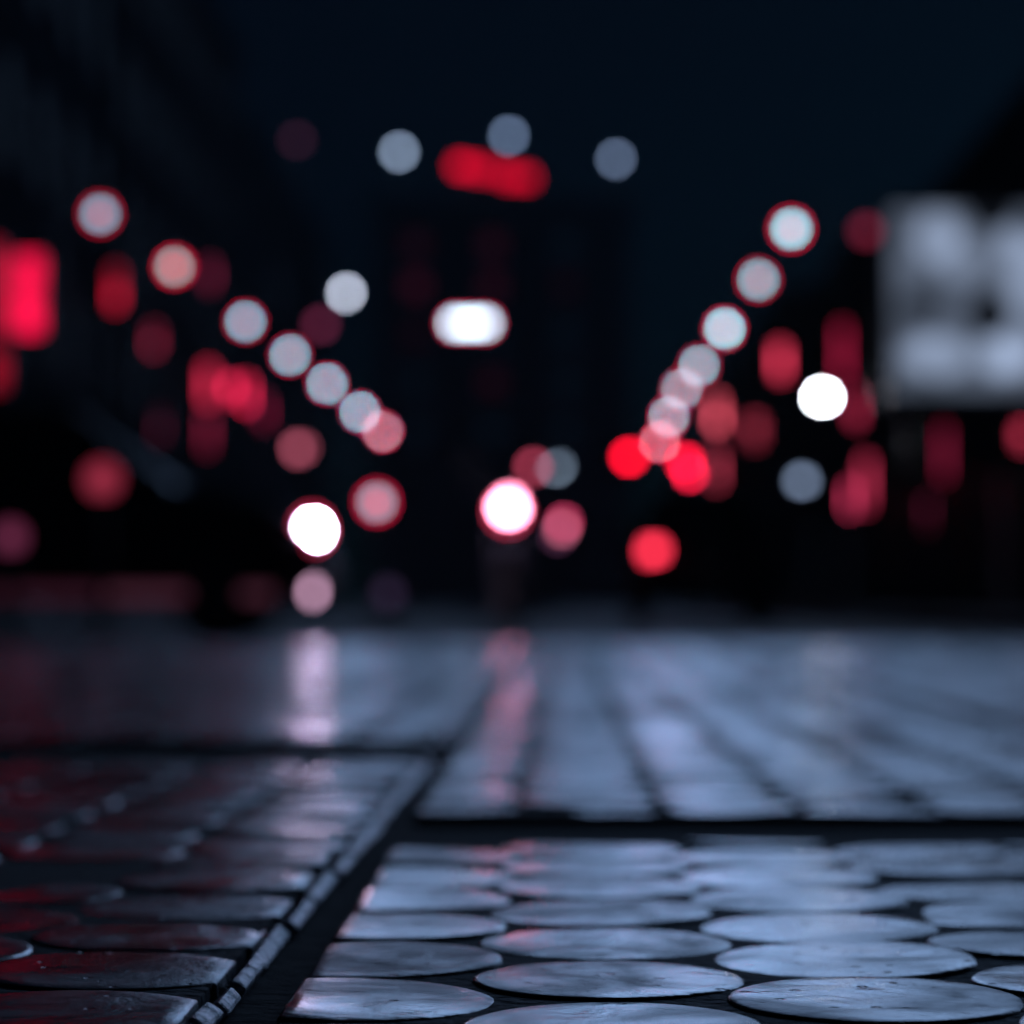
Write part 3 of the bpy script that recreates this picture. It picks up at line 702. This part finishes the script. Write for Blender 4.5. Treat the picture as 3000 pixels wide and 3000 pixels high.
# car crossing in front, nose to the right; only its near headlamp shows
hp = at(592, 1000, 19.9)
car = make_car((hp.x - 2.03, hp.z * 0 + 19.9 + .62, ROAD_Z), 0, 'dark car side-on at the left with a blazing white headlamp', paint_m, head=((28.0, 21.0, 31.0), .010, 19.9, -1),
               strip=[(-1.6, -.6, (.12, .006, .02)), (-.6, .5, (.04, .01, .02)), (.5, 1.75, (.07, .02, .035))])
sz = (hp.z - ROAD_Z) / .70; car.scale.z = sz
q = at(590, 1115, 19.86) - car.location; q.z /= sz
m = MB(); m.sphere(q, .055, 14, (.7, 1.2, 1)); m.build('fog_lamp', bulb_glow((.55, .3, .45), math.pi * .06 * .055, 19.9), car)
m = MB(); m.torus((2.03, -.735, .70), .09, .012, 28, 8, 'Y'); m.build('headlamp_halo', bulb_glow((.5, .02, .06), 4 * math.pi * .09 * .012, 19.9), car)  # red glow added round the headlamp as its halo, not a car part

# parked car seen from behind, one tail lamp lit
Yt = 33.0; tp = at(1233, 1040, Yt)
cb = make_car((tp.x + .66, Yt + 2.05, ROAD_Z), R(90), 'dark car seen from behind with one red tail lamp lit', paint_2, tail=((.95, .03, .07), .22 * .16, Yt, 1))
cb.scale.z = (tp.z - ROAD_Z) / .80

# ------------------------------------------------------------------ motorcycle facing the camera
Y = 20.6; p = at(960, 955, Y); base = Vector((p.x, Y + .9, ROAD_Z))
L = empty('motorcycle', base, 0, 'dark motorcycle facing the viewer with a white headlamp, in mid street', 'motorcycle'); ofs = tuple(-base)
hz = p.z
for dy, nm in ((.2, 'wheel'), (1.6, 'wheel')):
    m = MB(); m.torus((p.x, Y + dy, ROAD_Z + .32), .26, .06, 30, 10, 'X'); wh = m.build(nm, rubber, L, ofs)
    m = MB(); m.torus((p.x, Y + dy, ROAD_Z + .32), .2, .02, 24, 6, 'X'); m.tube([(p.x - .08, Y + dy, ROAD_Z + .32), (p.x + .08, Y + dy, ROAD_Z + .32)], .04, 10)
    for k in range(6):
        q = k * math.pi / 3; m.tube([(p.x, Y + dy, ROAD_Z + .32), (p.x, Y + dy + .2 * math.cos(q), ROAD_Z + .32 + .2 * math.sin(q))], .012, 6)
    m.build('rim', steel, wh)
m = MB()
for sx in (-1, 1): m.tube([(p.x + sx * .1, Y + .2, ROAD_Z + .32), (p.x + sx * .1, Y + .42, hz - .05), (p.x + sx * .09, Y + .46, hz + .12)], .025, 10)
m.build('fork', steel, L, ofs)
m = MB(); m.tube([(p.x - .36, Y + .62, hz + .16), (p.x - .2, Y + .5, hz + .17), (p.x, Y + .46, hz + .13), (p.x + .2, Y + .5, hz + .17), (p.x + .36, Y + .62, hz + .16)], .015, 8); m.build('handlebar', black, L, ofs)
for sx in (-1, 1):
    m = MB(); m.tube([(p.x + sx * .24, Y + .52, hz + .17), (p.x + sx * .32, Y + .5, hz + .34)], .008, 6); m.sphere((p.x + sx * .33, Y + .5, hz + .37), .06, 12, (1.1, .3, .75)); m.build('mirror', black, L, ofs)
m = MB(); m.sphere((p.x, Y + .85, hz - .12), .2, 16, (.7, 1.5, .7)); m.build('tank', paint_m, L, ofs)
m = MB(); m.box((p.x, Y + 1.35, hz - .16), (.24, .7, .1), bev=.04); m.build('seat', black, L, ofs)
m = MB(); m.box((p.x, Y + .85, ROAD_Z + .42), (.3, .45, .4), bev=.06); m.tube([(p.x, Y + .5, hz - .1), (p.x, Y + .7, ROAD_Z + .5), (p.x, Y + 1.55, ROAD_Z + .36)], .04, 8); m.build('engine', iron, L, ofs)
m = MB(); m.lathe([(.02, .22), (.08, .18), (.1, .04), (.102, -.07), (.097, -.07), (.095, .0)], (p.x, Y + .03, hz), 18, 'Y'); m.build('lamp_shell', black, L, ofs)
m = MB(); m.lathe([(.085, .02), (.075, .0), (.03, -.02)], (p.x, Y, hz), 18, 'Y'); m.build('headlamp', bulb_glow((13, 3.2, 5.2), math.pi * .085 ** 2, Y), L, ofs)
q = at(958, 964, Y - .03); m = MB(); m.torus((q.x, Y - .0, q.z), .1, .012); m.build('lamp_halo', bulb_glow((.6, .03, .08), 4 * math.pi * .1 * .012, Y), L, ofs)  # added glowing torus, imitates the red halo of the headlamp
m = MB(); m.tube([(p.x - .05, Y + 1.0, ROAD_Z + .3), (p.x - .28, Y + 1.05, ROAD_Z)], .014, 6); m.build('kickstand', steel, L, ofs)

# ------------------------------------------------------------------ road-work beacons
def beacon(px, py, Y, want, label, r=.09):
    p = at(px, py, Y); base = Vector((p.x, Y + .02, ROAD_Z)); L = empty('beacon_post', base, 0, label, 'beacon', 'low beacons by the car'); ofs = tuple(-base)
    m = MB(); m.lathe([(.16, 0), (.16, .05), (.05, .09), (.035, .14)], base, 14); m.tube([base + Vector((0, 0, .1)), Vector((p.x, Y + .02, p.z - r))], .03, 10); m.build('post', rubber, L, ofs)
    m = MB(); m.lathe([(.05, -r - .03), (.07, -r + .01)], p, 12); m.build('collar', black, L, ofs)
    source(L, ofs, p, want, r, Y, 'globe', 14)
beacon(193, 905, 16.5, lin((140, 40, 60)), 'red beacon on a post in front of the side-on car', .1)
beacon(20, 1014, 16.0, lin((85, 32, 55)), 'dull maroon beacon on a low post at the left picture edge', .08)
beacon(732, 1120, 26.0, lin((30, 22, 38)), 'faint low marker light right of the side-on car', .09)

# ------------------------------------------------------------------ thin blue volume added to lift the blacks to navy
m = MB(); m.box((0, 80, 22), (180, 200, 46))
hz_ = bpy.data.materials.new('navy_lift'); hz_.use_nodes = True; n = hz_.node_tree; n.nodes.clear()
v = n.nodes.new('ShaderNodeVolumePrincipled'); v.inputs['Color'].default_value = (.5, .8, 1, 1); v.inputs['Density'].default_value = .0005; v.inputs['Anisotropy'].default_value = 0.0
o = n.nodes.new('ShaderNodeOutputMaterial'); n.links.new(v.outputs[0], o.inputs['Volume'])
tag(m.build('added_haze', hz_), kind='stuff')
